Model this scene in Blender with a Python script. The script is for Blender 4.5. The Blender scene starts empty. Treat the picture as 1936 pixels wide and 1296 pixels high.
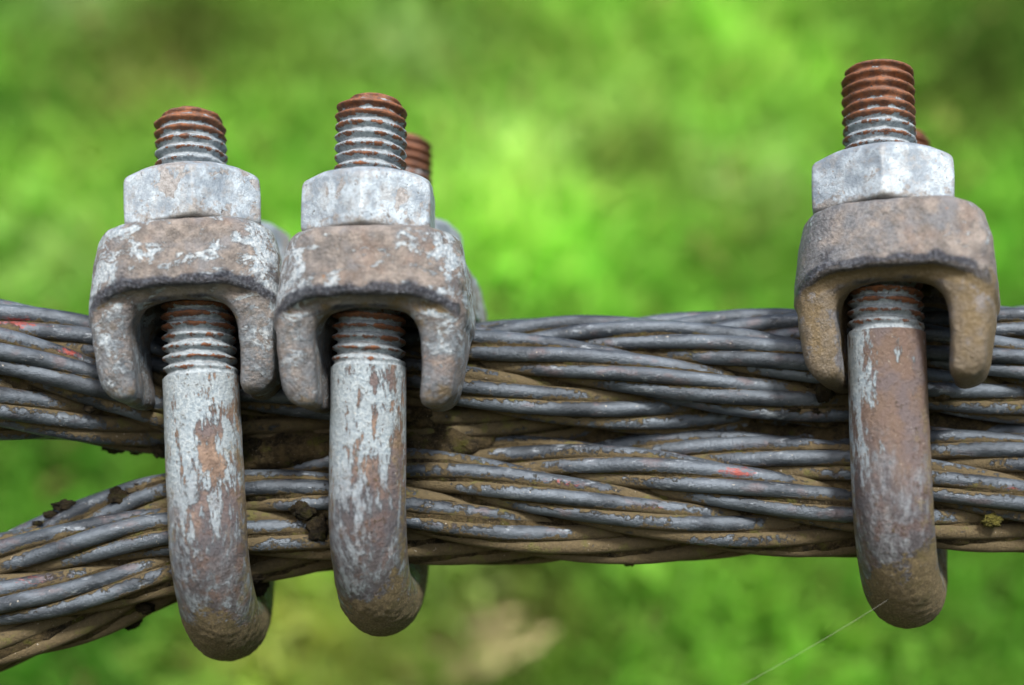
import bpy, math, random
import numpy as np
from mathutils import Vector, Matrix

# ------------------------------------------------------------------ scale
S = 0.00014            # metres per modelling unit (1 unit = 0.14 mm)
DIST = 2200.0          # camera distance to the near clamp legs, in units
rng = np.random.default_rng(7)
random.seed(7)
scene = bpy.context.scene
COL = scene.collection

# ------------------------------------------------------------------ camera
cam_d = bpy.data.cameras.new('camera')
cam = bpy.data.objects.new('camera', cam_d)
COL.objects.link(cam)
cam.location = (0, -DIST * S, 0)
cam.rotation_euler = (math.radians(90), 0, 0)
cam_d.sensor_width = 36
cam_d.lens = 36 * DIST / 1936
cam_d.clip_start = 0.01
cam_d.clip_end = 200
cam_d.dof.use_dof = True
cam_d.dof.focus_distance = (DIST + 30) * S
cam_d.dof.aperture_fstop = 3.9
scene.camera = cam

# ------------------------------------------------------------------ light
SUN_EL, SUN_AZ = math.radians(46), math.radians(20)     # azimuth from straight behind the camera, towards the right
world = bpy.data.worlds.new('World')
scene.world = world
world.use_nodes = True
wn = world.node_tree
sky = wn.nodes.new('ShaderNodeTexSky')
sky.sky_type = 'NISHITA'
sky.sun_disc = False
sky.sun_elevation = SUN_EL
sky.sun_rotation = math.radians(180) - SUN_AZ * -1
sky.air_density = 1.0
sky.dust_density = 3.0
wn.links.new(sky.outputs[0], wn.nodes['Background'].inputs[0])
wn.nodes['Background'].inputs[1].default_value = 0.125
sd = bpy.data.lights.new('sun', 'SUN')
sd.energy = 3.5
sd.angle = math.radians(10)
sd.color = (1.0, 0.96, 0.9)
sun = bpy.data.objects.new('sun', sd)
COL.objects.link(sun)
to_sun = Vector((math.sin(SUN_AZ) * math.cos(SUN_EL), -math.cos(SUN_AZ) * math.cos(SUN_EL), math.sin(SUN_EL)))
sun.rotation_euler = to_sun.to_track_quat('Z', 'Y').to_euler()
scene.view_settings.view_transform = 'Standard'
scene.view_settings.look = 'None'
scene.view_settings.exposure = 0.84
scene.view_settings.gamma = 1
scene.cycles.use_denoising = True

# ------------------------------------------------------------------ numpy noise
def _hash(ix, iy, iz, seed):
    h = (ix.astype(np.int64) * 374761393 + iy.astype(np.int64) * 668265263 + iz.astype(np.int64) * 2147483647 + seed * 974711) & 0xffffffff
    h = ((h ^ (h >> 13)) * 1274126177) & 0xffffffff
    h = ((h ^ (h >> 16)) * 2246822519) & 0xffffffff
    return (h & 0xffff) / 65535.0 * 2 - 1

def vnoise(P, seed=0):
    f = np.floor(P); t = P - f; t = t * t * (3 - 2 * t)
    ix, iy, iz = f[..., 0], f[..., 1], f[..., 2]
    r = 0
    for a in (0, 1):
        for b in (0, 1):
            for c in (0, 1):
                w = (t[..., 0] if a else 1 - t[..., 0]) * (t[..., 1] if b else 1 - t[..., 1]) * (t[..., 2] if c else 1 - t[..., 2])
                r = r + w * _hash(ix + a, iy + b, iz + c, seed)
    return r

def fbm(P, octaves=4, seed=0, gain=.5):
    r, amp = 0, 1.0
    for o in range(octaves):
        r = r + amp * vnoise(P * 2 ** o + 17.3 * o, seed + o)
        amp *= gain
    return r

# ------------------------------------------------------------------ mesh helpers
def mesh_obj(name, V, F, mat, parent=None, attrs=None, smooth=True, scale=S):
    """V: (n,3) in units, F: (m,4) or (m,3) int array or list of arrays"""
    me = bpy.data.meshes.new(name)
    V = np.asarray(V, dtype=np.float32) * scale
    Fs = F if isinstance(F, list) else [F]
    me.vertices.add(len(V))
    me.vertices.foreach_set('co', V.ravel())
    loops = np.concatenate([np.asarray(f, dtype=np.int32).ravel() for f in Fs])
    sizes = np.concatenate([np.full(len(f), np.asarray(f).shape[1], dtype=np.int32) for f in Fs])
    me.loops.add(len(loops))
    me.loops.foreach_set('vertex_index', loops)
    me.polygons.add(len(sizes))
    starts = np.concatenate([[0], np.cumsum(sizes)[:-1]]).astype(np.int32)
    me.polygons.foreach_set('loop_start', starts)
    me.polygons.foreach_set('loop_total', sizes)
    me.update(calc_edges=True)
    me.validate()
    if smooth:
        me.polygons.foreach_set('use_smooth', np.ones(len(me.polygons), dtype=bool))
    for k, a in (attrs or {}).items():
        a = np.asarray(a, dtype=np.float32)
        if a.ndim == 1:
            at = me.attributes.new(k, 'FLOAT', 'POINT'); at.data.foreach_set('value', a)
        else:
            at = me.attributes.new(k, 'FLOAT_COLOR', 'POINT')
            at.data.foreach_set('color', np.concatenate([a, np.ones((len(a), 1), np.float32)], 1).ravel())
    if mat is not None:
        me.materials.append(mat)
    o = bpy.data.objects.new(name, me)
    COL.objects.link(o)
    if parent is not None:
        o.parent = parent
    return o

def grid_faces(n, m, wrap=True):
    i = np.arange(n - 1)[:, None]; j = np.arange(m if wrap else m - 1)[None, :]
    j2 = (j + 1) % m
    return np.stack([i * m + j, i * m + j2, (i + 1) * m + j2, (i + 1) * m + j], -1).reshape(-1, 4)

def empty(name, loc=(0, 0, 0), parent=None):
    o = bpy.data.objects.new(name, None)
    o.empty_display_size = 0.01
    COL.objects.link(o)
    o.location = loc
    if parent is not None:
        o.parent = parent
    return o

def tag(o, label=None, category=None, group=None, kind=None):
    for k, v in (('label', label), ('category', category), ('group', group), ('kind', kind)):
        if v:
            o[k] = v
    return o

def surface_nets(fn, lo, hi, h):
    """polygonise fn(P)<0 on a grid of pitch h; returns verts, quads, edge-ness"""
    ax = [np.arange(lo[i], hi[i] + h, h) for i in range(3)]
    X = np.stack(np.meshgrid(*ax, indexing='ij'), -1)
    F = fn(X).astype(np.float64)
    nx, ny, nz = F.shape
    C = lambda a, b, c: F[a:nx - 1 + a, b:ny - 1 + b, c:nz - 1 + c]
    acc = np.zeros((nx - 1, ny - 1, nz - 1, 3)); cnt = np.zeros((nx - 1, ny - 1, nz - 1))
    corners = [(a, b, c) for a in (0, 1) for b in (0, 1) for c in (0, 1)]
    for p in corners:
        for d in range(3):
            if p[d] == 0:
                q = list(p); q[d] = 1
                f0, f1 = C(*p), C(*q)
                m = (f0 < 0) != (f1 < 0)
                t = np.where(m, f0 / np.where(m, f0 - f1, 1), 0)
                for e in range(3):
                    acc[..., e] += np.where(m, p[e] + (t if e == d else 0), 0)
                cnt += m
    act = cnt > 0
    idx = np.full(act.shape, -1); idx[act] = np.arange(act.sum())
    cell = np.argwhere(act)
    V = (cell + acc[act] / cnt[act][:, None]) * h + np.array([a[0] for a in ax])
    quads = []
    for d in range(3):
        o = [k for k in range(3) if k != d]
        s0 = [slice(1, -1)] * 3; s1 = [slice(1, -1)] * 3
        s0[d] = slice(0, -1); s1[d] = slice(1, None)
        f0, f1 = F[tuple(s0)], F[tuple(s1)]
        ch = np.argwhere((f0 < 0) != (f1 < 0))
        if not len(ch):
            continue
        neg = (f0 < 0)[tuple(ch.T)]
        base = ch.copy(); base[:, o[0]] += 1; base[:, o[1]] += 1
        def cid(da, db):
            q = base.copy(); q[:, o[0]] -= da; q[:, o[1]] -= db
            return idx[tuple(q.T)]
        Q = np.stack([cid(1, 1), cid(0, 1), cid(0, 0), cid(1, 0)], 1)
        if d == 1:
            neg = ~neg
        Q[~neg] = Q[~neg][:, ::-1]
        quads.append(Q)
    Q = np.concatenate(quads)
    G = np.stack(np.gradient(F, h), -1)
    N = G[tuple(cell.T)]; N /= np.linalg.norm(N, axis=1, keepdims=True) + 1e-9
    # convexity (positive on convex edges), averaged over a few rings
    def nb_avg(a):
        s = np.zeros((len(V),) + a.shape[1:]); c = np.zeros(len(V))
        for k in range(4):
            i, j = Q[:, k], Q[:, (k + 1) % 4]
            np.add.at(s, i, a[j]); np.add.at(c, i, 1)
            np.add.at(s, j, a[i]); np.add.at(c, j, 1)
        return s / np.maximum(c, 1).reshape((-1,) + (1,) * (a.ndim - 1))
    for _ in range(2):
        V = V + .5 * (nb_avg(V) - V)
    Vs = V
    for _ in range(5):
        Vs = nb_avg(Vs)
    conv = ((V - Vs) * N).sum(1) / h
    for _ in range(3):
        conv = nb_avg(conv)
    return V, Q, conv

def smin(a, b, k):
    t = np.clip(.5 + .5 * (b - a) / k, 0, 1)
    return b * (1 - t) + a * t - k * t * (1 - t)

def smax(a, b, k):
    return -smin(-a, -b, k)

# ------------------------------------------------------------------ material helper
class Mat:
    def __init__(self, name, seed=0.0):
        self.m = bpy.data.materials.new(name)
        self.m.use_nodes = True
        self.t = self.m.node_tree
        self.p = self.t.nodes['Principled BSDF']
        tc = self.new('ShaderNodeTexCoord')
        self.obj = tc.outputs['Object']
        self.nrm = tc.outputs['Normal']
        self.base = self.vscale(self.obj, (1 / (100 * S),) * 3)      # one texture unit = 100 modelling units
        self.co = self.vadd(self.base, (seed * 3.7, seed * 5.1, seed * 2.3))
    def new(self, ty, **kw):
        n = self.t.nodes.new(ty)
        for k, v in kw.items():
            setattr(n, k, v)
        return n
    def put(self, sock, v):
        if hasattr(v, 'is_linked'):
            self.t.links.new(v, sock)
        else:
            if isinstance(v, tuple) and len(v) == 3 and len(sock.default_value) == 4:
                v = v + (1,)
            sock.default_value = v
    def vscale(self, v, s):
        n = self.new('ShaderNodeVectorMath', operation='MULTIPLY'); self.put(n.inputs[0], v); n.inputs[1].default_value = s
        return n.outputs[0]
    def vadd(self, v, s):
        n = self.new('ShaderNodeVectorMath', operation='ADD'); self.put(n.inputs[0], v); self.put(n.inputs[1], s)
        return n.outputs[0]
    def xyz(self, v):
        n = self.new('ShaderNodeSeparateXYZ'); self.put(n.inputs[0], v)
        return n.outputs
    def noise(self, scale, detail=5, rough=.55, dist=0, stretch=None, v=None):
        v = v if v is not None else self.co
        if stretch:
            v = self.vscale(v, stretch)
        n = self.new('ShaderNodeTexNoise'); self.put(n.inputs['Vector'], v)
        n.inputs['Scale'].default_value = scale; n.inputs['Detail'].default_value = detail
        n.inputs['Roughness'].default_value = rough; n.inputs['Distortion'].default_value = dist
        return n.outputs['Fac']
    def voro(self, scale, v=None):
        n = self.new('ShaderNodeTexVoronoi'); self.put(n.inputs['Vector'], v if v is not None else self.co)
        n.inputs['Scale'].default_value = scale
        return n.outputs['Distance']
    def step(self, v, lo, hi, a=0.0, b=1.0):
        n = self.new('ShaderNodeMapRange', interpolation_type='SMOOTHSTEP')
        self.put(n.inputs[0], v); self.put(n.inputs[1], lo); self.put(n.inputs[2], hi)
        n.inputs[3].default_value = a; n.inputs[4].default_value = b
        return n.outputs[0]
    def lin(self, v, lo, hi, a=0.0, b=1.0, clamp=True):
        n = self.new('ShaderNodeMapRange', clamp=clamp)
        self.put(n.inputs[0], v); n.inputs[1].default_value = lo; n.inputs[2].default_value = hi
        n.inputs[3].default_value = a; n.inputs[4].default_value = b
        return n.outputs[0]
    def op(self, o, a, b=0.0, clamp=False):
        n = self.new('ShaderNodeMath', operation=o, use_clamp=clamp)
        self.put(n.inputs[0], a); self.put(n.inputs[1], b)
        return n.outputs[0]
    def mix(self, f, a, b):
        n = self.new('ShaderNodeMix', data_type='RGBA', clamp_factor=True)
        self.put(n.inputs[0], f); self.put(n.inputs[6], a); self.put(n.inputs[7], b)
        return n.outputs[2]
    def fmix(self, f, a, b):
        n = self.new('ShaderNodeMix', data_type='FLOAT')
        self.put(n.inputs[0], f); self.put(n.inputs[2], a); self.put(n.inputs[3], b)
        return n.outputs[0]
    def attr(self, name):
        n = self.new('ShaderNodeAttribute', attribute_name=name)
        return n.outputs['Fac'], n.outputs['Color']
    def rnd(self):
        return self.new('ShaderNodeObjectInfo').outputs['Random']
    def bump(self, h, dist, strength=1.0, nrm=None):
        n = self.new('ShaderNodeBump'); self.put(n.inputs['Height'], h)
        n.inputs['Distance'].default_value = dist * S; n.inputs['Strength'].default_value = strength
        if nrm is not None:
            self.t.links.new(nrm, n.inputs['Normal'])
        return n.outputs[0]
    def out(self, color, rough=.6, metal=0.0, nrm=None, spec=.5):
        self.put(self.p.inputs['Base Color'], color); self.put(self.p.inputs['Roughness'], rough)
        self.put(self.p.inputs['Metallic'], metal); self.put(self.p.inputs['Specular IOR Level'], spec)
        if nrm is not None:
            self.t.links.new(nrm, self.p.inputs['Normal'])
        return self.m

ZINC2 = (0.24, 0.30, 0.35)
BROWN = (0.185, 0.135, 0.105)
DARK = (0.035, 0.037, 0.048)
RUST = (0.235, 0.088, 0.036)
RUST2 = (0.105, 0.050, 0.032)
TAN = (0.155, 0.108, 0.045)
MOSS = (0.10, 0.10, 0.02)

def mat_saddle(name, seed, pale, dust, legz, slate):
    M = Mat(name, seed)
    x, y, z = M.xyz(M.base)
    nz = M.xyz(M.nrm)[2]
    conv = M.attr('conv')[0]
    big = M.noise(0.9, 3)
    med = M.noise(3.2, 7, .65)
    fine = M.noise(14, 6, .7)
    # thin brown-grey film over the galvanising
    col = M.mix(M.step(med, .35, .68), (0.115, 0.101, 0.091), (0.31, 0.265, 0.23))
    col = M.mix(M.step(M.noise(1.7, 4, .6, v=M.vadd(M.co, (9, 3, 1))), .5, .68, 0, .7), col, (0.18, 0.185, 0.20))
    col = M.mix(M.op('MULTIPLY', M.step(M.noise(1.3, 4, .6, v=M.vadd(M.co, (2, 8, 5))), .5, .66), .38), col, (0.25, 0.165, 0.12))
    sl = M.op('MULTIPLY', M.step(M.op('ADD', M.noise(1.9, 6, .68, v=M.vadd(M.co, (12, 3, 6))), M.lin(x, -1.2, 1.2, .10, -.10)), .42, .62), slate)
    col = M.mix(sl, col, M.mix(M.step(fine, .36, .64), (0.075, 0.082, 0.095), (0.20, 0.215, 0.235)))
    # patches of bare pale zinc with flaky edges
    flk = M.noise(2.3, 10, .76, .5, stretch=(.75, 1, 1.3), v=M.vadd(M.co, (5, 1, 7)))
    flk = M.op('ADD', flk, M.lin(M.op('ABSOLUTE', M.op('SUBTRACT', x, .1)), .1, 1.4, -.06, .055))
    flk = M.op('SUBTRACT', flk, M.step(z, -1.5, -2.0, 0, .03))
    pm = M.op('MULTIPLY', M.step(flk, .600 - pale, .628 - pale), M.step(M.noise(5, 6, .75, v=M.vadd(M.co, (6, 1, 8))), .34, .50, .6, 1.0))
    speck = M.step(M.noise(8, 7, .78, v=M.vadd(M.co, (3, 3, 3))), .66 - pale * .2, .70 - pale * .2)
    pm = M.op('MAXIMUM', pm, M.op('MULTIPLY', speck, .8))
    zc = M.mix(M.step(fine, .35, .65), ZINC2, (0.52, 0.57, 0.595))
    col = M.mix(pm, col, zc)
    # legs: mottled blue-grey zinc
    leg = M.op('MULTIPLY', M.step(z, -1.45, -1.9), M.step(M.noise(4.5, 7, .7), .40, .60))
    col = M.mix(M.op('MULTIPLY', leg, legz), col, (0.16, 0.188, 0.212))
    col = M.mix(M.op('MULTIPLY', M.step(z, -1.45, -1.9), M.step(M.noise(3.1, 7, .7, v=M.vadd(M.co, (7, 7, 1))), .54, .62, 0, .7)), col, (0.10, 0.088, 0.072))
    # worn rims: dark bare metal
    rim = M.op('MULTIPLY', M.step(M.op('ADD', conv, M.lin(med, .3, .7, -.06, .06)), .03, .13), M.op('MULTIPLY', M.step(z, -.75, -1.1), M.step(z, -1.75, -1.5, .35, 1.0)))
    col = M.mix(M.op('MULTIPLY', rim, .94), col, M.mix(M.step(fine, .44, .66), (0.020, 0.022, 0.032), (0.11, 0.125, 0.155)))
    top = M.op('MULTIPLY', M.step(M.op('ADD', conv, M.lin(med, .3, .7, -.1, .1)), .16, .26), M.step(z, -.5, -.2))
    col = M.mix(M.op('MULTIPLY', top, .6), col, (0.07, 0.065, 0.065))
    # tan dust that settled on faces turned down and on the legs
    dn = M.op('ADD', M.lin(nz, .25, -.6, 0, .28), M.noise(2.2, 8, .7, v=M.vadd(M.co, (1, 6, 2))))
    dn = M.op('ADD', dn, M.step(z, -1.0, -1.6, -.11, .10))
    dm = M.step(dn, .80 - dust, .88 - dust)
    col = M.mix(M.op('MULTIPLY', dm, M.op('SUBTRACT', 1.0, M.op('MULTIPLY', rim, .8))), col, M.mix(M.noise(18, 4), (0.10, 0.072, 0.03), (0.21, 0.15, 0.075)))
    rust = M.step(M.noise(7, 4, .6, v=M.vadd(M.co, (11, 2, 4))), .70, .74)
    col = M.mix(M.op('MULTIPLY', rust, .8), col, (0.30, 0.14, 0.05))
    rough = M.fmix(rim, M.lin(fine, .3, .7, .42, .7), .30)
    h = M.op('ADD', M.op('MULTIPLY', pm, .45), M.op('ADD', M.op('ADD', fine, M.op('MULTIPLY', M.noise(7, 4, .7, v=M.vadd(M.co, (5, 8, 8))), 1.3)), M.op('MULTIPLY', M.noise(34, 3, .6), .45)))
    grain = M.step(M.noise(26, 4, .75, v=M.vadd(M.co, (3, 9, 1))), .36, .64)
    col = M.mix(M.op('MULTIPLY', M.step(grain, .35, 0), .3), col, (0.05, 0.043, 0.038))
    col = M.mix(M.op('MULTIPLY', M.step(grain, .75, 1), .18), col, (0.42, 0.40, 0.37))
    nrm = M.bump(h, 6.5, .8)
    return M.out(col, rough, M.fmix(rim, .12, .45), nrm, .5)

def mat_nut(name, seed, wear):
    M = Mat(name, seed)
    conv = M.attr('conv')[0]
    med = M.noise(2.6, 7, .65)
    fine = M.noise(13, 6, .7)
    col = M.mix(M.step(med, .36, .62), (0.19, 0.23, 0.27), (0.41, 0.475, 0.525))
    col = M.mix(M.step(fine, .48, .66, 0, .7), col, (0.22, 0.25, 0.28))
    col = M.mix(M.step(M.noise(4.5, 8, .75, v=M.vadd(M.co, (2, 6, 1))), .49, .60, 0, .55), col, (0.27, 0.265, 0.255))
    ch = M.step(M.noise(2.0, 8, .62, .4, v=M.vadd(M.co, (4, 4, 9))), .625 - wear, .635 - wear)
    col = M.mix(M.op('MULTIPLY', ch, .9), col, M.mix(M.step(fine, .4, .6), (0.20, 0.18, 0.165), (0.33, 0.32, 0.31)))
    pit = M.step(M.noise(11, 2, .5, v=M.vadd(M.co, (8, 1, 1))), .30, .26)
    col = M.mix(M.op('MULTIPLY', pit, .8), col, (0.12, 0.12, 0.12))
    stain = M.step(M.noise(6, 5, .7, v=M.vadd(M.co, (1, 9, 9))), .64, .70)
    col = M.mix(M.op('MULTIPLY', stain, .7), col, (0.22, 0.15, 0.09))
    zz = M.xyz(M.base)[2]
    grime = M.step(M.op('ADD', M.noise(3.4, 7, .75, v=M.vadd(M.co, (3, 3, 7))), M.lin(zz, .0, .55, .16, -.05)), .60, .68)
    col = M.mix(M.op('MULTIPLY', grime, .75), col, M.mix(M.step(fine, .4, .6), (0.12, 0.10, 0.085), (0.27, 0.24, 0.21)))
    edge = M.step(M.op('ADD', conv, M.lin(fine, .3, .7, -.12, .12)), .14, .27)
    col = M.mix(M.op('MULTIPLY', edge, .55), col, (0.24, 0.235, 0.225))
    h = M.op('ADD', M.op('SUBTRACT', fine, M.op('MULTIPLY', ch, .5)), M.op('SUBTRACT', M.op('MULTIPLY', med, 1.5), M.op('MULTIPLY', pit, .8)))
    return M.out(col, M.lin(fine, .3, .7, .38, .62), .25, M.bump(h, 4, .6), .5)

def mat_rod(name, seed, pale, z_crust, red, blue_side):
    M = Mat(name, seed)
    x, y, z = M.xyz(M.base)
    fine = M.noise(13, 6, .7)
    med = M.noise(3.0, 6, .6)
    streak = M.op('ADD', M.op('MULTIPLY', M.noise(2.9, 9, .76, .3, stretch=(1, 1, .30)), .55), M.op('MULTIPLY', M.noise(8, 7, .75, .2, stretch=(1, 1, .32), v=M.vadd(M.co, (7, 2, 2))), .45))
    base = M.mix(M.step(med, .36, .66), (0.14, 0.095, 0.07), red)
    base = M.mix(M.step(M.noise(1.1, 4, .6, v=M.vadd(M.co, (3, 1, 8))), .48, .62, 0, .8), base, (0.115, 0.095, 0.10))
    # pale zinc skin, flaking more the further down
    k = M.op('ADD', streak, M.lin(z, -6.4, -2.5, -.03, .045))
    k = M.op('ADD', k, M.lin(x, -.75, .3, blue_side, 0.0))
    pm = M.op('MULTIPLY', M.step(k, .565 - pale, .592 - pale), .9)
    zc = M.mix(M.step(fine, .36, .66), (0.22, 0.285, 0.33), (0.42, 0.485, 0.52))
    zc = M.mix(M.step(M.noise(2.2, 5, .6, v=M.vadd(M.co, (1, 8, 3))), .45, .62, 0, .5), zc, (0.25, 0.30, 0.33))
    col = M.mix(pm, base, zc)
    pit = M.step(M.noise(8.5, 5, .7, stretch=(1, 1, .5), v=M.vadd(M.co, (6, 6, 6))), .38, .33)
    col = M.mix(M.op('MULTIPLY', pit, .75), col, (0.085, 0.06, 0.05))
    # the lower third is darker bare metal
    dk = M.step(M.op('ADD', z, M.lin(M.noise(2.2, 6, .7, stretch=(1, 1, .5)), .3, .7, -.9, .9)), z_crust + 2.5, z_crust + .8)
    dkc = M.mix(M.step(streak, .46, .60), (0.055, 0.055, 0.066), (0.23, 0.26, 0.29))
    dkc = M.mix(M.step(med, .50, .62, 0, .6), dkc, (0.10, 0.055, 0.045))
    col = M.mix(M.op('MULTIPLY', dk, .85), col, dkc)
    # dust film round the sides and mud crust at the bend
    crust = M.attr('crust')[0]
    film = M.step(M.op('ADD', M.noise(3.6, 9, .76), M.lin(M.op('ABSOLUTE', x), .3, .75, -.10, .16)), .56, .70, 0, .75)
    film = M.op('MULTIPLY', film, M.step(z, -2.8, -5.0))
    cc = M.mix(M.step(M.noise(22, 6, .8), .36, .66), (0.085, 0.064, 0.026), (0.27, 0.205, 0.10))
    cc = M.mix(M.step(M.noise(2.2, 6, .7, v=M.vadd(M.co, (8, 2, 2))), .5, .66, 0, .6), cc, (0.10, 0.085, 0.022))
    col = M.mix(film, col, cc)
    cm = M.step(M.op('ADD', crust, M.op('ADD', M.lin(fine, .3, .7, -.35, .35), M.lin(med, .3, .7, -.25, .25))), .24, .52)
    col = M.mix(cm, col, cc)
    speck = M.step(M.noise(16, 3, .6, v=M.vadd(M.co, (2, 5, 5))), .68, .71)
    col = M.mix(M.op('MULTIPLY', speck, .6), col, (0.45, 0.42, 0.36))
    rough = M.fmix(cm, M.lin(fine, .3, .7, .36, .6), .92)
    h = M.op('ADD', M.op('MULTIPLY', pm, .5), M.op('ADD', M.op('MULTIPLY', fine, M.lin(cm, 0, 1, 1.0, .35)), M.op('MULTIPLY', cm, M.op('MULTIPLY', M.noise(42, 5, .78), 2.0))))
    return M.out(col, rough, M.fmix(cm, .2, 0.0), M.bump(h, 6.5, .9), .5)

def mat_thread(name, seed, rust_from, rust_amt):
    """crest attribute: 0 in the root, 1 on the crest"""
    M = Mat(name, seed)
    x, y, z = M.xyz(M.base)
    crest = M.attr('crest')[0]
    fine = M.noise(13, 6, .7)
    rag = M.noise(3.6, 7, .72, stretch=(1, 1, .9))
    zc = M.mix(M.step(fine, .36, .66), (0.17, 0.205, 0.23), (0.34, 0.385, 0.415))
    rc = M.mix(M.step(M.noise(8, 5, .7), .38, .62), RUST2, RUST)
    # rusty crests, and wholly rusted towards the tip
    k = M.op('ADD', M.lin(crest, .2, 1.0, -.26, .13), M.lin(rag, .3, .7, .18, .82))
    tip = M.lin(z, rust_from - .35, rust_from + .35, 0.0, .55)
    under = M.lin(z, -2.2, -1.5, 0.0, .30)
    under = M.op('MULTIPLY', under, M.step(z, 0, -1.0))
    k = M.op('ADD', k, M.op('ADD', tip, under))
    rm = M.step(k, .60 - rust_amt, .68 - rust_amt)
    col = M.mix(rm, zc, rc)
    pit = M.step(M.noise(11, 2, v=M.vadd(M.co, (3, 2, 1))), .30, .26)
    col = M.mix(M.op('MULTIPLY', pit, .9), col, (0.03, 0.03, 0.03))
    root = M.step(crest, .25, .0)
    col = M.mix(M.op('MULTIPLY', root, M.step(rag, .45, .6, .1, .6)), col, (0.11, 0.085, 0.07))
    grime = M.step(M.op('ADD', M.noise(4, 7, .7), M.lin(M.op('ABSOLUTE', x), .3, .75, -.05, .12)), .62, .70)
    col = M.mix(M.op('MULTIPLY', grime, .6), col, (0.16, 0.12, 0.06))
    return M.out(col, M.lin(fine, .3, .7, .5, .8), .1, M.bump(M.op('ADD', fine, M.op('MULTIPLY', rm, .6)), 4.5, .75), .5)

def mat_wire(name, seed):
    M = Mat(name, seed)
    x, y, z = M.xyz(M.base)
    r = M.rnd()
    sh = M.vadd(M.co, M.vscale(M.new('ShaderNodeCombineXYZ').outputs[0], (1, 1, 1)))
    n = M.new('ShaderNodeCombineXYZ'); M.put(n.inputs[0], M.op('MULTIPLY', r, 40.0)); M.put(n.inputs[1], M.op('MULTIPLY', r, 17.0))
    v = M.vadd(M.co, n.outputs[0])
    fine = M.noise(16, 6, .7, v=v)
    along = M.noise(2.2, 6, .62, stretch=(.35, 1, 1), v=v)
    col = M.mix(M.step(along, .34, .66), (0.030, 0.037, 0.046), (0.108, 0.130, 0.155))
    col = M.mix(M.step(M.noise(4, 8, .7, stretch=(.4, 1, 1), v=v), .58, .68, 0, .65), col, (0.33, 0.37, 0.41))
    col = M.mix(M.step(M.noise(3, 5, .6, stretch=(.5, 1, 1), v=M.vadd(v, (3, 3, 8))), .56, .70, 0, .6), col, (0.115, 0.088, 0.092))
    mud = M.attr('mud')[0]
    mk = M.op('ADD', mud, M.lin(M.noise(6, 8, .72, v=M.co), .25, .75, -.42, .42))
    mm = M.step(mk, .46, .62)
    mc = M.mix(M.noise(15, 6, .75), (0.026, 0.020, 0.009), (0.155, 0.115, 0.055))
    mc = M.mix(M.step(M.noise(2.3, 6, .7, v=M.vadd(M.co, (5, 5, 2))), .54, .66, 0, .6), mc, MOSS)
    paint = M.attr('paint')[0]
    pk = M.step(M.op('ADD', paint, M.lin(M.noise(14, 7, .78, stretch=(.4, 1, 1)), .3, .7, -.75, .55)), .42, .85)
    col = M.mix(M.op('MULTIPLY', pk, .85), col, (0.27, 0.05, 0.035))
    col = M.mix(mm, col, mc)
    fl = M.step(M.noise(13, 3, .6, v=M.vadd(M.co, (7, 1, 3))), .69, .72)
    col = M.mix(M.op('MULTIPLY', fl, .6), col, (0.40, 0.36, 0.30))
    rough = M.fmix(mm, M.lin(fine, .3, .7, .30, .54), .9)
    h = M.op('ADD', M.op('MULTIPLY', fine, .8), M.op('MULTIPLY', mm, M.op('ADD', .6, M.noise(24, 4, .7))))
    return M.out(col, rough, M.fmix(mm, .45, 0.0), M.bump(h, 4.5, .8), .5)

def mat_dirt(name, seed, dark=1.0):
    M = Mat(name, seed)
    fine = M.noise(15, 7, .75)
    med = M.noise(3, 7, .7)
    col = M.mix(M.step(med, .35, .66), (0.018 * dark, 0.014 * dark, 0.007 * dark), (0.115 * dark, 0.084 * dark, 0.038 * dark))
    col = M.mix(M.step(fine, .48, .70, 0, .6), col, (0.19 * dark, 0.14 * dark, 0.075 * dark))
    col = M.mix(M.step(M.noise(2.6, 6, .7, v=M.vadd(M.co, (4, 4, 4))), .53, .64, 0, .7), col, (0.10 * dark, 0.098 * dark, 0.018 * dark))
    col = M.mix(M.op('MULTIPLY', M.step(M.noise(8, 4, .7, v=M.vadd(M.co, (9, 4, 4))), .66, .72), .7), col, (0.20 * dark, 0.09 * dark, 0.04 * dark))
    grit = M.step(M.noise(20, 3, .6, v=M.vadd(M.co, (9, 9, 4))), .69, .72)
    col = M.mix(M.op('MULTIPLY', grit, .6), col, (0.40 * dark, 0.35 * dark, 0.27 * dark))
    h = M.op('ADD', fine, M.op('MULTIPLY', M.noise(35, 4, .7), .6))
    return M.out(col, .95, 0, M.bump(h, 15, 1.0), .2)

# ------------------------------------------------------------------ the wire rope clips
PITCH = 20.6
CC = 404.0           # leg spacing
ROD_R = 71.6
SEAT = -14.0         # saddle seat in the clip's own z

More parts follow.
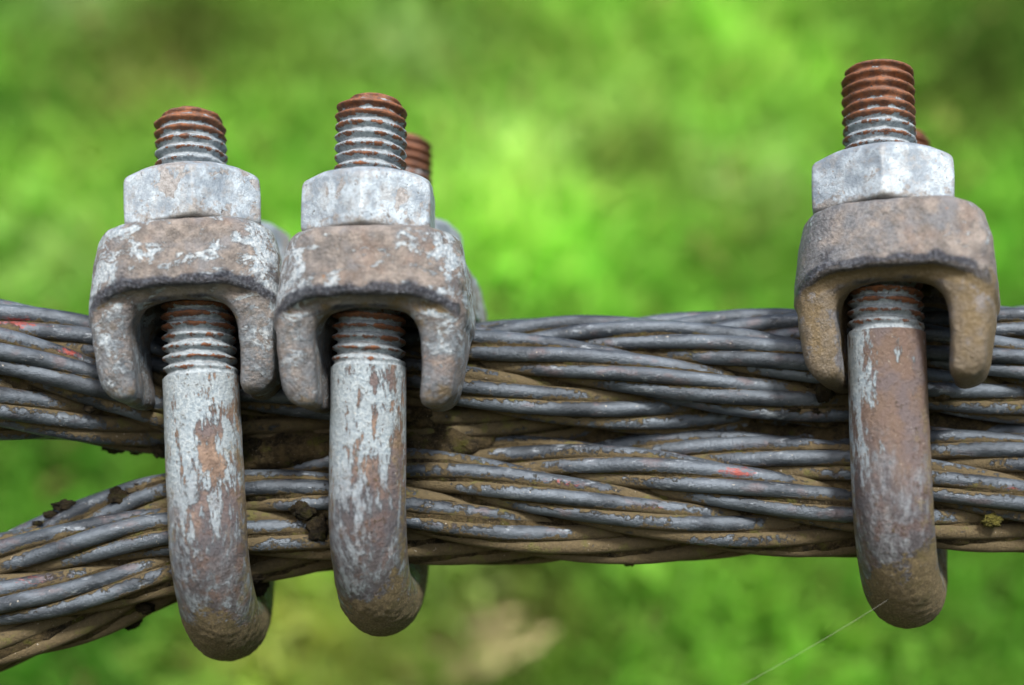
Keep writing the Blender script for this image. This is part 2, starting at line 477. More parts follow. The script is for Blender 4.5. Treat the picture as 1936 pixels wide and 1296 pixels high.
def saddle_sdf(P):
    x, y, z = P[..., 0], P[..., 1], P[..., 2]
    wob = 3.0 * fbm(P / 90., 2, 31) + 1.3 * fbm(P / 22., 2, 5)
    yc = y - CC / 2
    # head slab: rounded plan, slightly narrower at the top, waisted in the middle
    zt = np.clip((z + 130) / 130, 0, 1)
    hw = 180 - 17 * zt ** 1.3 - 9 * np.exp(-(yc / 110) ** 2)
    hl = CC / 2 + 146 - 12 * zt ** 1.2
    rc = 104.
    qx, qy = np.abs(x) - hw + rc, np.abs(yc) - hl + rc - 14 * (1 - (x / 180) ** 2)
    plan = np.hypot(np.maximum(qx, 0), np.maximum(qy, 0)) + np.minimum(np.maximum(qx, qy), 0) - rc
    rimz = -(z + 134 + 42 * np.clip(np.abs(x) / 180, 0, 1.1) ** 4) - .30 * np.clip(np.abs(yc) - CC / 2 - 60, 0, 80) * 0
    slab = smax(smax(plan, z, 23), rimz, 14)
    # skirt: arch-shaped profile in x-z, run along y
    lt = np.clip((-z - 130) / 198, 0, 1.2)
    w2 = 179 - 6 * lt - 24 * lt ** 2
    ax = np.abs(x)
    outer = smax(ax - w2, -(z + 328), 38)
    outer = smax(smax(outer, z + 60, 10), plan + 3, 12)
    fr = 128 - 10 * np.clip((-z - 130) / 60, 0, 1) - 24 * np.clip((-z - 170) / 175, 0, 1)
    outer = smax(outer, np.abs(yc) - (CC / 2 + fr), 36)
    inn = 101 - 10 * np.clip((-z - 200) / 145, 0, 1)
    open_ = smax(ax - inn, z + 148, 62)
    mouth = smax(open_, 50 - np.abs(yc), 10)            # openings round the two legs
    chan = np.hypot(yc, z + 258) - 134
    chan = np.minimum(chan, np.maximum(np.abs(yc) - 132, z + 258))
    body = smin(slab, outer, 14)
    body = smax(body, -mouth, 22)
    body = smax(body, -chan, 10)
    xh = np.maximum(ax - 22, 0)
    hole = np.minimum(np.hypot(xh, y), np.hypot(xh, y - CC)) - 77
    body = smax(body, -hole, 6)
    return body + wob

def nut_sdf(P):
    x, y, z = P[..., 0], P[..., 1], P[..., 2]
    wob = 1.0 * fbm(P / 60., 2, 77) + .6 * fbm(P / 16., 2, 15)
    d = -1e9
    for k in range(3):
        a = math.radians(60 * k + 30)
        d = smax(d, np.abs(x * math.cos(a) + y * math.sin(a)) - 121, 3)
    r = np.hypot(x, y)
    top = (z - 116) + 0.62 * np.maximum(r - 108, 0)
    bot = -z + 0.35 * np.maximum(r - 126, 0)
    d = smax(smax(d, top, 9), bot, 6)
    d = smax(d, 70 - r, 4)
    return d + wob

print('saddle'); SADDLE = surface_nets(saddle_sdf, (-212, -182, -372), (212, CC + 182, 28), 4.6)
print('nut'); NUT = surface_nets(nut_sdf, (-160, -160, -14), (160, 160, 134), 3.6)

def thread_mesh(top, bottom, yoff, seed, dome):
    dz, nth = 2.4, 72
    zs = np.arange(bottom, top + .1, dz)
    th = np.linspace(0, 2 * np.pi, nth, endpoint=False)
    Z, T = np.meshgrid(zs, th, indexing='ij')
    ph = (Z / PITCH + T / (2 * np.pi) + seed * .37) % 1.0
    tri = 1 - np.abs(ph * 2 - 1)                       # 0 root .. 1 crest
    prof = np.clip((tri - .10) / .80 + .10 * fbm(np.stack([np.cos(T) * 3, np.sin(T) * 3, Z / 20], -1), 2, 210 + seed), 0, 1)
    prof = prof * prof * (3 - 2 * prof)
    Pn = np.stack([np.cos(T) * 70, np.sin(T) * 70, Z], -1)
    dent = fbm(Pn / 26., 3, 200 + seed)
    fade = np.clip((Z - bottom) / 16, 0, 1)
    R = 58.5 + (12.2 - 5.0 * np.clip(dent, 0, 1)) * prof + 1.5 * dent
    R = R * fade + (ROD_R - 1.5) * (1 - fade)
    # rounded tip
    d = np.clip((Z - (top - dome)) / dome, 0, 1)
    R = R - 17 * d ** 2.0 - 2 * d
    tr2 = 1 - np.abs(((ph + .10) % 1.0) * 2 - 1)
    crest = np.clip((tr2 - .1) / .8, 0, 1) * fade + .30 * (1 - fade)
    V = np.stack([R * np.cos(T), R * np.sin(T) + yoff, Z], -1).reshape(-1, 3)
    F = [grid_faces(len(zs), nth)]
    crest = crest.ravel()
    # cap rings
    n0 = len(V); Rt = R[-1]
    rings = []
    for q, up in ((.82, 3.4), (.5, 6.2), (.22, 7.2)):
        rings.append(np.stack([Rt * q * np.cos(th), Rt * q * np.sin(th) + yoff, np.full(nth, top + up) + dent[-1]], -1))
    V = np.concatenate([V] + rings + [np.array([[0, yoff, top + 7.4]])])
    crest = np.concatenate([crest, np.full(nth * 3 + 1, .8)])
    last = n0 - nth
    for q in range(3):
        a = last if q == 0 else n0 + (q - 1) * nth
        b = n0 + q * nth
        j = np.arange(nth); j2 = (j + 1) % nth
        F.append(np.stack([a + j, a + j2, b + j2, b + j], 1))
    b = n0 + 2 * nth; j = np.arange(nth)
    F.append(np.stack([b + j, b + (j + 1) % nth, np.full(nth, len(V) - 1)], 1))
    return V, F, {'crest': crest}

def rod_mesh(zt_near, zt_far, zb, z_crust, slope, seed):
    nth = 104
    path = []
    for z in np.arange(zt_near, zb, -3.6): path.append(((0, z), (0, -1)))
    for a in np.linspace(0, np.pi, 180): path.append(((CC / 2 - CC / 2 * np.cos(a), zb - CC / 2 * np.sin(a)), (np.sin(a), -np.cos(a))))
    for z in np.arange(zb + 3.6, zt_far - 1, 3.6): path.append(((CC, z), (0, 1)))
    path.append(((CC, zt_far), (0, 1)))
    pts = np.array([p for p, t in path]); tan = np.array([t for p, t in path])
    th = np.linspace(0, 2 * np.pi, nth, endpoint=False)
    nrm = np.stack([-tan[:, 1], tan[:, 0]], 1)          # in the y-z plane
    ct, st = np.cos(th), np.sin(th)
    def ring(R):
        X = R * ct[None, :]
        Yz = pts[:, None, :] + (R * st[None, :])[..., None] * nrm[:, None, :]
        return np.stack([X, Yz[..., 0], Yz[..., 1]], -1)
    R0 = np.full((len(pts), nth), ROD_R)
    P = ring(R0)
    lump = fbm(P / 110., 2, 300 + seed); fine = fbm(P / 20., 3, 320 + seed)
    level = z_crust + slope * P[..., 0] / 73. + 46 * fbm(P / 60., 4, 340 + seed)
    crust = np.clip((level - P[..., 2]) / 75., 0, 1)
    R = R0 + 1.0 * lump + .5 * fine + crust * (1.2 + .6 * fine + 1.3 * fbm(P / 8., 2, 360 + seed))
    P = ring(R)
    return P.reshape(-1, 3), grid_faces(len(pts), nth), {'crust': crust.ravel()}

CLIPS = [
    dict(loc=(-625, 92, 221), rot=(4.8, -10.0, -5.2), top=238, ftop=222, fz=8, ns=1.045, zb=-567, te=-296, nut=(40, 0), seed=1,
         pale=.075, dust=-.07, legz=.8, dx=-9, sz=0, slate=.15, rod=dict(pale=.07, z_crust=-7.25, red=(0.32, 0.225, 0.165), blue_side=.10), rust=(2.0, .035), slope=-8, nutwear=.06,
         label='leftmost rusty galvanised rope clip, its shoulder touching the next clip'),
    dict(loc=(-274, 46, 211), rot=(-3.09, -7.9, -.41), top=264, ftop=318, fz=12, ns=1.0, zb=-505, te=-262, nut=(33, 10), seed=5,
         pale=.06, dust=-.03, legz=.7, dx=14, sz=-2, slate=.2, rod=dict(pale=.07, z_crust=-6.50, red=(0.26, 0.18, 0.135), blue_side=.06), rust=(2.3, .055), slope=10, nutwear=.045,
         label='middle rope clip with a second rusty threaded stud showing behind its nut'),
    dict(loc=(719, 63, 265), rot=(-23.83, -11.35, 1.73), top=288, ftop=296, fz=0, ns=1.06, zb=-529, te=-256, nut=(37, 20), seed=9,
         pale=-.03, dust=.19, legz=.2, dx=20, sz=-15, slate=.75, rod=dict(pale=-.045, z_crust=-6.75, red=(0.14, 0.095, 0.078), blue_side=.15), rust=(1.85, .06), slope=14, nutwear=.0,
         label='right-hand rope clip standing alone, with red-brown threaded stud and dusty brown saddle'),
]

def rot_matrix(yaw, pitch, roll):
    return (Matrix.Rotation(math.radians(roll), 4, 'Y') @ Matrix.Rotation(math.radians(pitch), 4, 'X') @ Matrix.Rotation(math.radians(yaw), 4, 'Z'))

def build_clip(c):
    s = c['seed']
    root = empty('wire_rope_clip')
    root.matrix_world = Matrix.Translation(Vector(c['loc']) * S) @ rot_matrix(*c['rot'])
    tag(root, c['label'], 'clamp', 'wire rope clips on the twin ropes')
    V, F, conv = SADDLE
    mesh_obj('saddle', V, F, mat_saddle('cast_zinc', s, c['pale'], c['dust'], c['legz'], c['slate']), root, {'conv': conv}).location = (c['dx'] * S, 0, (SEAT + c['sz']) * S)
    mt = mat_thread('threaded_steel', s, c['rust'][0], c['rust'][1])
    nutm = mat_nut('zinc_nut', s, c['nutwear'])
    V, F, at = rod_mesh(c['te'], c['te'], c['zb'], c['rod']['z_crust'] * 100, c['slope'], s)
    ub = mesh_obj('u_bolt', V, F, mat_rod('flaking_zinc', s, **c['rod']), root, at)
    # the two threaded ends: pieces of the bolt
    V, F, at = thread_mesh(c['top'], c['te'] - 0.5, 0, s, 22)
    mesh_obj('threaded_end', V, F, mt, ub, at)
    V, F, at = thread_mesh(c['ftop'], c['te'] - 0.5, CC, s + 3, 22)
    mesh_obj('threaded_end', V, F, mt, ub, at)
    V, F, conv = NUT
    dz = (0, 0)
    for k, (yo, ang) in enumerate(((0, c['nut'][0]), (CC, c['nut'][1]))):
        o = mesh_obj('nut', V, F, nutm, root, {'conv': conv})
        o.location = (0, yo * S, (SEAT + c['sz'] + 1.5 + (c['fz'] if k else 0)) * S)
        o.scale = (c['ns'], c['ns'], 1)
        o.rotation_euler = (0, 0, math.radians(ang + (180 if k else 0)))
    return root

for c in CLIPS:
    build_clip(c)

# ------------------------------------------------------------------ the two wire ropes
LAY, WLAY = 2300.0, 930.0
R_STRAND, R_WIRE, WIRE = 86.5, 30.0, 15.6

def world_pt(px, py, Y):
    k = (DIST + Y) / DIST
    return ((px - 968) * k, Y, (648 - py) * k)

UPPER = [(-420, 640, 40), (-220, 668, 60), (0, 702, 100), (150, 718, 160), (300, 736, 215), (404, 740, 227), (600, 732, 212), (729, 726, 203), (1000, 720, 198),
         (1300, 708, 194), (1500, 701, 190), (1697, 698, 188), (1936, 690, 184), (2150, 685, 182), (2400, 680, 180)]
LOWER = [(-420, 1310, 90), (-220, 1225, 110), (0, 1135, 135), (150, 1083, 152), (300, 1021, 166), (414, 991, 168), (550, 968, 167), (727, 946, 166), (1000, 946, 160),
         (1300, 939, 152), (1500, 933, 146), (1705, 926, 140), (1936, 921, 136), (2150, 915, 134), (2400, 908, 132)]

def rope_path(pts, step):
    P = np.array([world_pt(*p) for p in pts])
    t = np.linspace(0, 1, len(P)); xs = np.arange(P[0, 0], P[-1, 0], 5.0)
    Y = np.interp(xs, P[:, 0], P[:, 1]); Z = np.interp(xs, P[:, 0], P[:, 2])
    k = np.exp(-np.linspace(-2.5, 2.5, 41) ** 2); k /= k.sum()
    sm = lambda a: np.convolve(np.pad(a, 20, mode='reflect', reflect_type='odd'), k, 'valid')
    Q = np.stack([xs, sm(Y), sm(Z)], 1)
    d = np.concatenate([[0], np.cumsum(np.linalg.norm(np.diff(Q, axis=0), axis=1))])
    s = np.arange(0, d[-1], step)
    C = np.stack([np.interp(s, d, Q[:, i]) for i in range(3)], 1)
    m = (C[:, 0] > -1180) & (C[:, 0] < 1240)
    # arc length measured from x = 0
    s0 = np.interp(0, C[:, 0], s)
    T = np.gradient(C, axis=0); T /= np.linalg.norm(T, axis=1, keepdims=True)
    up = np.array([0, 0, 1.]) - T[:, 2:3] * T
    up /= np.linalg.norm(up, axis=1, keepdims=True)
    fr = np.cross(T, up)                                # towards the camera (-Y) for T = +X
    return C[m], T[m], up[m], fr[m], (s - s0)[m]

def gain(x):                                            # the rope opens a little to the left of the clips
    return 1 + .07 * np.clip((-560 - x) / 450, 0, 1)

def mud_level(x, low):
    g = .0
    for cx, w, a in ((-590, 130, .3), (-240, 200, .32), (690, 130, .28), (-60, 250, .10)):
        g = g + a * np.exp(-((x - cx) / w) ** 2)
    return g + low

def on_rope(path, px, py, rad=122):
    """point of a rope's near surface seen in that direction"""
    C = path[0]
    Y = 60.0
    for _ in range(6):
        w = world_pt(px, py, Y)
        i = np.argmin(np.abs(C[:, 0] - w[0]))
        T = path[1][i]
        dz = (w[2] - C[i, 2]) * math.hypot(T[0], T[1])
        Y = C[i, 1] - math.sqrt(max(rad * rad - dz * dz, 0.0))
    return np.array(world_pt(px, py, Y))

def build_rope(name, pts, phase, label, low, under, paint_spots, seed, wire_mat, dirt_mat):
    root = empty(name, (0, 0, 0))
    tag(root, label, 'wire rope', 'the two wire ropes')
    C, T, up, fr, s = rope_path(pts, 13.0)
    g = gain(C[:, 0])[:, None]
    nth = 12
    th = np.linspace(0, 2 * np.pi, nth, endpoint=False)
    spots = [on_rope((C, T, up, fr, s), px, py, 118) for px, py, _, _, _ in paint_spots]
    rs = np.random.default_rng(seed)
    dirtV, dirtF, nv = [], [], 0
    for k in range(6):
        phi = math.radians(phase + 60 * k) - 2 * np.pi * s / LAY
        er = np.cos(phi)[:, None] * fr + np.sin(phi)[:, None] * up
        ep = -np.sin(phi)[:, None] * fr + np.cos(phi)[:, None] * up
        SC = C + R_STRAND * g * er
        strand = empty('strand', (0, 0, 0), root)
        for j in range(6):
            psi = 2 * np.pi * (j / 6 + k * .11) + 2 * np.pi * s / WLAY + .12 * vnoise(np.stack([s / 260., s * 0 + j * 7 + k * 31, s * 0 + seed], 1), 3)
            dr = 2.0 * vnoise(np.stack([s / 300., s * 0 + j * 13 + k * 5, s * 0 + seed], 1), 9)
            rw = (R_WIRE + dr + rs.uniform(-1.2, 1.2))[:, None] * g
            W = SC + rw * (np.cos(psi)[:, None] * er + np.sin(psi)[:, None] * ep)
            Tw = np.gradient(W, axis=0); Tw /= np.linalg.norm(Tw, axis=1, keepdims=True)
            a = er - (er * Tw).sum(1, keepdims=True) * Tw; a /= np.linalg.norm(a, axis=1, keepdims=True)
            b = np.cross(Tw, a)
            rad = (WIRE + rs.uniform(-.5, .6)) * g
            dirs = np.cos(th)[None, :, None] * a[:, None, :] + np.sin(th)[None, :, None] * b[:, None, :]
            V = W[:, None, :] + rad[:, :, None] * dirs
            V = V + dirs * (.5 * fbm(V / 35., 2, 50 + seed))[..., None]
            Vf = V.reshape(-1, 3)
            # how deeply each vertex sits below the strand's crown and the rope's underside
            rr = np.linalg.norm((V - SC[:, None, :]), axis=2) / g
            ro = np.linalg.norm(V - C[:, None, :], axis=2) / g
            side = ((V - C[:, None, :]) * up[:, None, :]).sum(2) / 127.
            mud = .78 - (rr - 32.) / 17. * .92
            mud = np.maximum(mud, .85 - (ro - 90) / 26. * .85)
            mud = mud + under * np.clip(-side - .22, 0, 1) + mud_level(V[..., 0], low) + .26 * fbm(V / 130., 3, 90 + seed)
            paint = np.zeros(V.shape[:2])
            for sp, (_, _, _, rad_p, wt) in zip(spots, paint_spots):
                dd = (V - sp) / np.array([rad_p * 2.2, rad_p, rad_p * .55])
                paint = np.maximum(paint, wt * np.exp(-(dd ** 2).sum(2)))
            mesh_obj('wire', Vf, grid_faces(len(s), nth), wire_mat, strand, {'mud': mud.ravel(), 'paint': paint.ravel()})
        # dirt packed between the wires of this strand
        m = 40
        tt = np.linspace(0, 2 * np.pi, m, endpoint=False)
        dirs = np.cos(tt)[None, :, None] * er[:, None, :] + np.sin(tt)[None, :, None] * ep[:, None, :]
        B = SC[:, None, :] + 36 * dirs
        side = ((B - C[:, None, :]) * up[:, None, :]).sum(2) / 127.
        R = 32.5 + 3.6 * fbm(B / 70., 3, 400 + seed) + 2.2 * fbm(B / 17., 3, 410 + seed) + 6 * under * np.clip(-side - .2, 0, 1) + 6 * mud_level(B[..., 0], low)
        B = SC[:, None, :] + np.minimum(R, 48.5)[..., None] * g[:, :, None] * dirs
        dirtV.append(B.reshape(-1, 3)); dirtF.append(grid_faces(len(s), m) + nv); nv += len(s) * m
    m = 72
    tt = np.linspace(0, 2 * np.pi, m, endpoint=False)
    dirs = np.cos(tt)[None, :, None] * fr[:, None, :] + np.sin(tt)[None, :, None] * up[:, None, :]
    B = C[:, None, :] + 95 * dirs
    side = ((B - C[:, None, :]) * up[:, None, :]).sum(2) / 95.
    R = 84 + 6 * fbm(B / 80., 3, 500 + seed) + 4 * fbm(B / 18., 3, 510 + seed) + 14 * mud_level(B[..., 0], low) + 8 * under * np.clip(-side - .2, 0, 1)
    B = C[:, None, :] + np.minimum(R, 120)[..., None] * g[:, :, None] * dirs
    dirtV.append(B.reshape(-1, 3)); dirtF.append(grid_faces(len(s), m) + nv)
    d = mesh_obj('packed_dirt', np.concatenate(dirtV), np.concatenate(dirtF), dirt_mat, root)
    d['kind'] = 'stuff'
    return root, (C, T, up, fr, s)

wire_mat = mat_wire('weathered_wire', 2)
dirt_mat = mat_dirt('dried_dirt', 4)
clump_mat = mat_dirt('dark_crumb', 8, .38)
moss_mat = Mat('moss_green', 3)
moss_mat = moss_mat.out(moss_mat.mix(moss_mat.noise(18, 5), (0.045, 0.04, 0.012), (0.15, 0.135, 0.025)), .95, 0, moss_mat.bump(moss_mat.noise(26, 4), 12), .2)

# strand phases: a gap between two strands faces the camera at x=1405 (upper) and x=1297 (lower)
up_root, UPATH = build_rope('wire_rope', UPPER, 30 + 360 * ((1405 - 968) / .933) / LAY,
    'upper steel wire rope gripped under the saddles, rising away at the left edge', -.12, .6,
    [(35, 610, 40, 26, 1.0), (120, 668, 40, 26, 1.0), (1240, 612, 90, 22, .75), (300, 640, 60, 14, .5)], 11, wire_mat, dirt_mat)
lo_root, LPATH = build_rope('wire_rope', LOWER, 30 + 360 * ((1297 - 968) / .92) / LAY,
    'lower steel wire rope lying in the bolt bends, dropping away at the left edge', -.03, 1.7,
    [(1395, 893, 130, 22, 1.0), (1228, 962, 125, 14, 1.0), (1060, 915, 130, 20, .75), (60, 1098, 110, 22, .6), (1912, 925, 110, 10, .9)], 23, wire_mat, dirt_mat)

# mud packed in the groove between the ropes
def groove_mud():
    X = np.arange(-640, 1240, 9.0)
    uz = np.interp(X, UPATH[0][:, 0], UPATH[0][:, 2]); uy = np.interp(X, UPATH[0][:, 0], UPATH[0][:, 1])
    lz = np.interp(X, LPATH[0][:, 0], LPATH[0][:, 2]); ly = np.interp(X, LPATH[0][:, 0], LPATH[0][:, 1])
    m = 44
    tt = np.linspace(0, 2 * np.pi, m, endpoint=False)
    back = 62 * np.clip((X + 130) / 120, 0, 1) * (1 - .8 * np.exp(-((X - 760) / 90) ** 2))
    cz, cy = (uz + lz) / 2, (uy + ly) / 2 - 30 + back
    gap = np.clip((uz - lz) - 244, 0, 60)
    wide = 1 + .45 * np.exp(-((X + 420) / 160) ** 2) + .55 * np.exp(-((X + 110) / 120) ** 2) + .35 * np.exp(-((X - 690) / 130) ** 2)
    end = np.clip((X + 640) / 60, 0, 1) ** .5
    ry = (24 + 18 * wide) * end; rz = (16 + .5 * gap + 14 * wide) * end
    P = np.stack([np.repeat(X[:, None], m, 1), cy[:, None] + ry[:, None] * np.cos(tt), cz[:, None] + rz[:, None] * np.sin(tt)], -1)
    k = 1 + .28 * fbm(P / 55., 3, 600) + .14 * fbm(P / 14., 3, 610)
    P[..., 1] = cy[:, None] + (P[..., 1] - cy[:, None]) * k
    P[..., 2] = cz[:, None] + (P[..., 2] - cz[:, None]) * k
    o = mesh_obj('packed_mud', P.reshape(-1, 3), grid_faces(len(X), m), dirt_mat)
    tag(o, 'dry brown mud packed in the groove between the two wire ropes', 'mud', None, 'stuff')
groove_mud()

def lump(name, px, py, Y, rad, mat, parent, seed, amp=.38):
    Y = on_rope(UPATH if parent is up_root else LPATH, px, py)[1] + 4 if name != 'moss_patch' or Y > 115 else Y
    n, m = 22, 30
    v = np.linspace(0.02, np.pi - .02, n); u = np.linspace(0, 2 * np.pi, m, endpoint=False)
    D = np.stack([np.sin(v)[:, None] * np.cos(u), np.sin(v)[:, None] * np.sin(u), np.repeat(np.cos(v)[:, None], m, 1)], -1)
    r = 1 + amp * fbm(D * 1.6 + seed, 3, seed) + amp * .6 * fbm(D * 5 + seed, 2, seed + 4)
    P = D * r[..., None] * np.array(rad, float) * .86 + np.array(world_pt(px, py, Y))
    return mesh_obj(name, P.reshape(-1, 3), grid_faces(n, m), mat, parent)

for i, (px, py, Y, rad) in enumerate([(122, 956, 250, (24, 18, 11)), (222, 938, 190, (22, 16, 18)), (262, 918, 200, (15, 12, 12)), (95, 974, 260, (14, 12, 8)), (70, 990, 260, (12, 10, 6)),
        (256, 1164, 250, (20, 20, 26)), (242, 1180, 250, (11, 12, 12)), (275, 1150, 260, (20, 20, 12)), (490, 1110, 300, (18, 22, 22)), (478, 1092, 280, (30, 22, 14)),
        (1188, 1062, 240, (12, 16, 10)), (570, 965, 165, (26, 14, 20)), (600, 1000, 170, (20, 14, 26)), (300, 850, 170, (18, 14, 20))]):
    lump('mud_clump', px, py, Y, rad, clump_mat, lo_root, 700 + i * 3)
for i, (px, py, Y, rad) in enumerate([(215, 848, 200, (26, 16, 11)), (255, 854, 200, (14, 14, 8)), (170, 772, 70, (14, 10, 10)), (190, 760, 85, (12, 9, 9)), (1500, 775, 95, (14, 9, 6)), (1540, 778, 95, (12, 9, 8)),
        (1560, 740, 100, (18, 14, 26)), (1782, 745, 100, (20, 14, 14)), (790, 790, 110, (30, 16, 22)), (835, 815, 130, (30, 16, 14)), (1560, 800, 110, (24, 14, 10))]):
    lump('mud_clump', px, py, Y, rad, dirt_mat if i >= 7 else clump_mat, up_root, 800 + i * 3)
lump('moss_patch', 1872, 985, 122, (24, 5, 13), moss_mat, lo_root, 900, .5)
lump('moss_patch', 1735, 545, 60, (40, 24, 14), moss_mat, up_root, 910, .5)

# ------------------------------------------------------------------ spider thread
silk = Mat('silk'); silk.out((0.26, 0.26, 0.22), .4); silk = silk.m
def thread_line(a, b, r, sag):
    A, B = np.array(world_pt(*a)), np.array(world_pt(*b))
    t = np.linspace(0, 1, 24)[:, None]
    P = A + (B - A) * t; P[:, 2] -= sag * (t * (1 - t) * 4)[:, 0]
    th = np.linspace(0, 2 * np.pi, 6, endpoint=False)
    V = P[:, None, :] + r * np.stack([np.zeros(6) + .5 * np.sin(th), np.cos(th), np.sin(th)], -1)[None]
    return V.reshape(-1, 3), grid_faces(24, 6)
V, F = thread_line((1690, 1127, -40), (1340, 1328, -120), .26, 6)
tag(mesh_obj('spider_thread', V, F, silk), 'single pale spider thread running down left from the right-hand bolt bend', 'spider silk')

# ------------------------------------------------------------------ grassy bank behind
def bank_z(x, y):
    """metres"""
    t = np.clip((y - .72) / 1.35, 0, 1)
    z = -.72 + 1.95 * t ** 1.05
    return z + .035 * np.sin(3.1 * x + 1.3) * t + .03 * np.sin(7 * y + 2 * x)

xs = np.concatenate([np.linspace(-60, -3, 8), np.linspace(-2.5, 2.5, 61), np.linspace(3, 60, 8)])
ys = np.concatenate([np.linspace(-60, -1, 8), np.linspace(-.8, 2.2, 61), np.linspace(3, 80, 8)])
GX, GY = np.meshgrid(xs, ys, indexing='ij')
GV = np.stack([GX, GY, bank_z(GX, GY)], -1)
M = Mat('soil')
soil = M.out(M.mix(M.step(M.noise(.05, 6, .7), .35, .65), (0.025, 0.030, 0.010), (0.07, 0.075, 0.02)), .95, 0, None, .1)
g = mesh_obj('ground', GV.reshape(-1, 3), grid_faces(len(xs), len(ys), False)[:, ::-1], soil, scale=1.0)
tag(g, 'rough grassy bank rising behind the ropes', None, None, 'structure')

def on_bank(px, py):
    """point of the bank seen in that direction from the camera (used to place plants where the photograph has them)"""
    dx, dz = (px - 968) / DIST, (648 - py) / DIST
    for y in np.arange(.5, 2.6, .004):
        d = y + DIST * S
        if bank_z(dx * d, y) > dz * d:
            break
    return np.array([dx * d, y, dz * d])

# patches: (px, py, radius px, tint, strength); tints: dark green, olive brown, lime, pale lime, dry
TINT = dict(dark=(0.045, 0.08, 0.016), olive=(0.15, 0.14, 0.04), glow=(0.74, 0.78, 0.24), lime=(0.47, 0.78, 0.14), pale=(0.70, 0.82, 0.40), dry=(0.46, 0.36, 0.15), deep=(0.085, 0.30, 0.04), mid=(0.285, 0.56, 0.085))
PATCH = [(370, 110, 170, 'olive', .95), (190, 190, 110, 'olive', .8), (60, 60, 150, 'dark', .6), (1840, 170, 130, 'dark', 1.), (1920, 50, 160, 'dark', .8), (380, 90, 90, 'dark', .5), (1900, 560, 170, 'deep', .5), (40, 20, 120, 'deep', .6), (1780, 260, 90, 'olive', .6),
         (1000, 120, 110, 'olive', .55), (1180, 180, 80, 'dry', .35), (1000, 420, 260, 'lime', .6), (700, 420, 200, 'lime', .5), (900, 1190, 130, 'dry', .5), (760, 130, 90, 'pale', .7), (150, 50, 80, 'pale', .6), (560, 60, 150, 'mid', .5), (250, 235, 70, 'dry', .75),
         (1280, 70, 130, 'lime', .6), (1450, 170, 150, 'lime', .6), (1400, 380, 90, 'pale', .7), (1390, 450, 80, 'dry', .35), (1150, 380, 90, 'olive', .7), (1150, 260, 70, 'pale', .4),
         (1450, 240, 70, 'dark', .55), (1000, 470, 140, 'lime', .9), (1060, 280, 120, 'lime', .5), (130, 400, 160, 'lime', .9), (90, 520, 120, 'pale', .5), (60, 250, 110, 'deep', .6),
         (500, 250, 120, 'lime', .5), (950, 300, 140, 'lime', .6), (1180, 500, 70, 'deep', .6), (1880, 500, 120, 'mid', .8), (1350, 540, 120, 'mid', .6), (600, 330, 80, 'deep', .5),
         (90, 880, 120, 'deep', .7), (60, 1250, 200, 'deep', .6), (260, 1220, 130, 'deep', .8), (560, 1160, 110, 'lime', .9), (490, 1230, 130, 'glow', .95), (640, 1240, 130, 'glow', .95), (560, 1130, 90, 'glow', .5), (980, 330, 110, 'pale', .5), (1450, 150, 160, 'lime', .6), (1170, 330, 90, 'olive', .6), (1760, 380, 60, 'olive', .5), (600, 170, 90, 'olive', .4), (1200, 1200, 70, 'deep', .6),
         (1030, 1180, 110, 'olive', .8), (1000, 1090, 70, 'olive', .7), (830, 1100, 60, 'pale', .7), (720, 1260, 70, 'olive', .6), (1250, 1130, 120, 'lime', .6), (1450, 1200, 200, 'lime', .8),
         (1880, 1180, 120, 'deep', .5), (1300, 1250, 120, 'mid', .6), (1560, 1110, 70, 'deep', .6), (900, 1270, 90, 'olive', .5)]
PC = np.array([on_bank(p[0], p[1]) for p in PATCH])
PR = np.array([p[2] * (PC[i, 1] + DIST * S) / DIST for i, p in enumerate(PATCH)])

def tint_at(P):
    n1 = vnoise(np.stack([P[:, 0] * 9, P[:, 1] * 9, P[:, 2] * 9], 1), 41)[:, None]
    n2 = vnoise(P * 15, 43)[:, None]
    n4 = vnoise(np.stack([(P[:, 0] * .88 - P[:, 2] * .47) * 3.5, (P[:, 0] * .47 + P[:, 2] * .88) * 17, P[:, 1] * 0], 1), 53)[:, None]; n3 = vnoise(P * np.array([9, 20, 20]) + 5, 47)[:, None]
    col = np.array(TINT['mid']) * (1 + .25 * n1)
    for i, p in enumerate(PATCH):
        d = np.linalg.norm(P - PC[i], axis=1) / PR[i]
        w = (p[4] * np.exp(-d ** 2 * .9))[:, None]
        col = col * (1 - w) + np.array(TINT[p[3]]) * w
    return np.clip(col * (1 + .10 * n2 + .10 * n3 + .24 * n4), .008, .85)

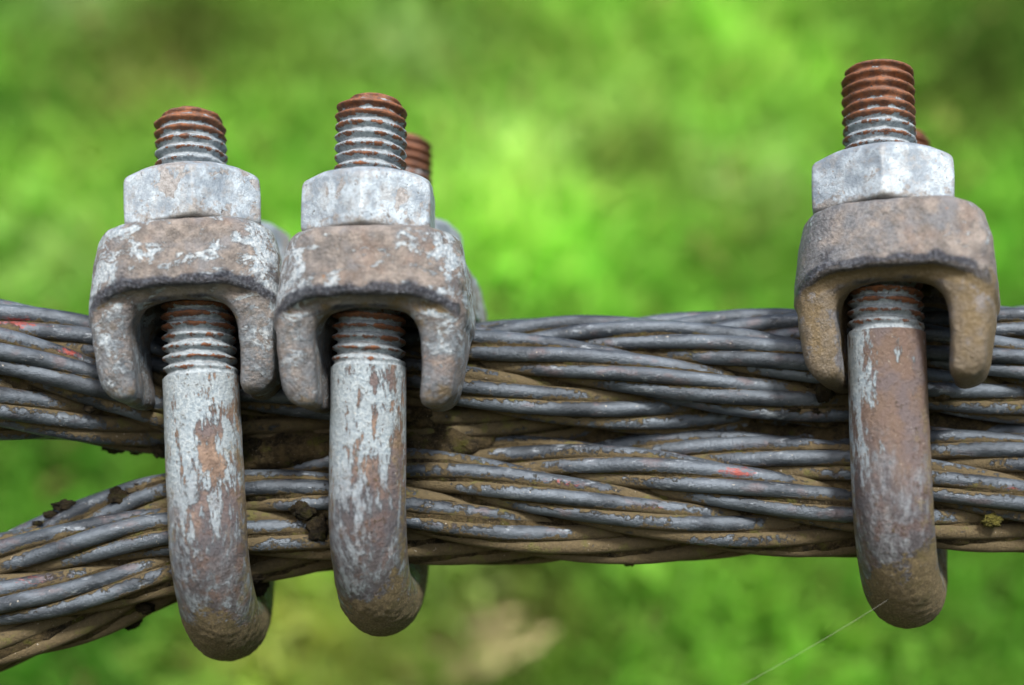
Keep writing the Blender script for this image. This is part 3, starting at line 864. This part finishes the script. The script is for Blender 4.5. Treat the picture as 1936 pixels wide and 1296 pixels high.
def make_grass(n):
    r = np.random.default_rng(5)
    # denser where the camera looks
    x = r.uniform(-1.3, 1.3, n); y = r.uniform(.60, 2.1, n)
    keep = np.abs(x) < (y + .31) * .50 + .12
    x, y = x[keep], y[keep]; n = len(x)
    root = np.stack([x, y, bank_z(x, y) - .004], 1)
    L = r.uniform(.07, .17, n); wd = r.uniform(.004, .011, n)
    broad = r.random(n) < .16
    wd[broad] = r.uniform(.016, .040, broad.sum()); L[broad] = r.uniform(.05, .12, broad.sum())
    yaw = r.uniform(0, 2 * np.pi, n); lean = r.uniform(.4, 1.2, n); curl = r.uniform(.2, 1.3, n)
    dirn = np.stack([np.cos(yaw), np.sin(yaw)], 1)
    dirn[:, 0] += np.where(r.random(n) < .6, .8, -.5); dirn[:, 1] -= .25
    dirn /= np.linalg.norm(dirn, axis=1, keepdims=True)
    perp = np.stack([-dirn[:, 1], dirn[:, 0], np.zeros(n)], 1)
    segs = 4
    V = np.zeros((n, segs + 1, 2, 3))
    p = root.copy()
    for k in range(segs + 1):
        t = k / segs
        w = wd * (np.sin(np.pi * min(1, .18 + .82 * t)) ** .7 if 0 else (1 - t ** 2.2) * (.45 + .55 * min(1, t * 3)))
        wb = wd * np.sin(np.pi * (.06 + .94 * t)) ** .8 if t < 1 else wd * 0
        w = np.where(broad, wb, w)
        V[:, k, 0] = p - perp * w[:, None] * .5
        V[:, k, 1] = p + perp * w[:, None] * .5
        a = lean + curl * t
        step = np.stack([np.sin(a) * dirn[:, 0], np.sin(a) * dirn[:, 1], np.cos(a)], 1)
        p = p + step * (L / segs)[:, None]
    base = np.arange(n)[:, None] * (segs + 1) * 2
    F = []
    for k in range(segs):
        F.append(np.concatenate([base + 2 * k, base + 2 * k + 1, base + 2 * k + 3, base + 2 * k + 2], 1))
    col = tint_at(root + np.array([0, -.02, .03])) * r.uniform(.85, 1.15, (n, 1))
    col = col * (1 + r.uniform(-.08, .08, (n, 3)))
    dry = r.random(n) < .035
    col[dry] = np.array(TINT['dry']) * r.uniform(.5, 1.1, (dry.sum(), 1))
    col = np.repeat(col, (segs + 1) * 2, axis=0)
    return V.reshape(-1, 3), np.concatenate(F), col

M = Mat('grass_blade')
gc = M.attr('tint')[1]
M.out(gc, .55, 0, None, .3)
tr = M.new('ShaderNodeBsdfTranslucent'); M.put(tr.inputs[0], gc)
ms = M.new('ShaderNodeMixShader'); ms.inputs[0].default_value = .58
M.t.links.new(M.p.outputs[0], ms.inputs[1]); M.t.links.new(tr.outputs[0], ms.inputs[2])
M.t.links.new(ms.outputs[0], M.t.nodes['Material Output'].inputs[0])
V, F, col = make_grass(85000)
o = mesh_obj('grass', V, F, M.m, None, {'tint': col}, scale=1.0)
tag(o, 'lush green grass and small leaves covering the bank behind the ropes', 'grass', None, 'stuff')

# dry leaves and stalks caught in the grass
M = Mat('dead_leaf')
M.out(M.mix(M.noise(.5, 5, .7), (0.30, 0.24, 0.12), (0.48, 0.41, 0.22)), .8, 0, None, .2)
dead = M.m
def dead_leaf(px, py, length, width, ang, label, lift=.06):
    c = on_bank(px, py); c = c + np.array([0, -lift * 1.2, lift * .25])
    n, m = 14, 7
    t = np.linspace(0, 1, n)[:, None]; u = np.linspace(-1, 1, m)[None, :]
    w = width * .5 * np.sin(np.pi * np.clip(.04 + .93 * t, 0, 1)) ** .75
    X = (t - .5) * length + 0 * u; Y = u * w
    Zc = .18 * width * (u ** 2) + .10 * length * np.sin(t * 3.0) + 0 * u
    a = math.radians(ang)
    P = np.stack([X * math.cos(a) - Y * math.sin(a), -Zc - .25 * X, X * math.sin(a) + Y * math.cos(a)], -1)
    V = P.reshape(-1, 3)
    F = grid_faces(n, m, False)
    nV = len(V)
    V2 = V + np.array([0, .0006, 0])
    o = mesh_obj('dead_leaf', np.concatenate([V, V2]), np.concatenate([F, F[:, ::-1] + nV]), dead, scale=1.0)
    bpy.context.view_layer.update()
    for v in o.data.vertices:
        v.co = v.co
    o.location = c
    tag(o, label, 'dead leaf', 'dry straw blades below the ropes' if 'blade' in label else None)
    if 'blade' in label:
        o.name = 'straw_blade'
dead_leaf(870, 1250, .19, .030, 19, 'longest straw-coloured blade, lowest of three blurred in grass below the ropes', .02)
dead_leaf(925, 1205, .15, .026, 13, 'straw-coloured blade in the middle of three blurred below the ropes', .02)
dead_leaf(900, 1162, .12, .022, 9, 'short straw-coloured blade, topmost of three blurred below the ropes', .02)
dead_leaf(252, 240, .055, .030, 60, 'beige dead leaf blurred in grass behind the left clip', .02)
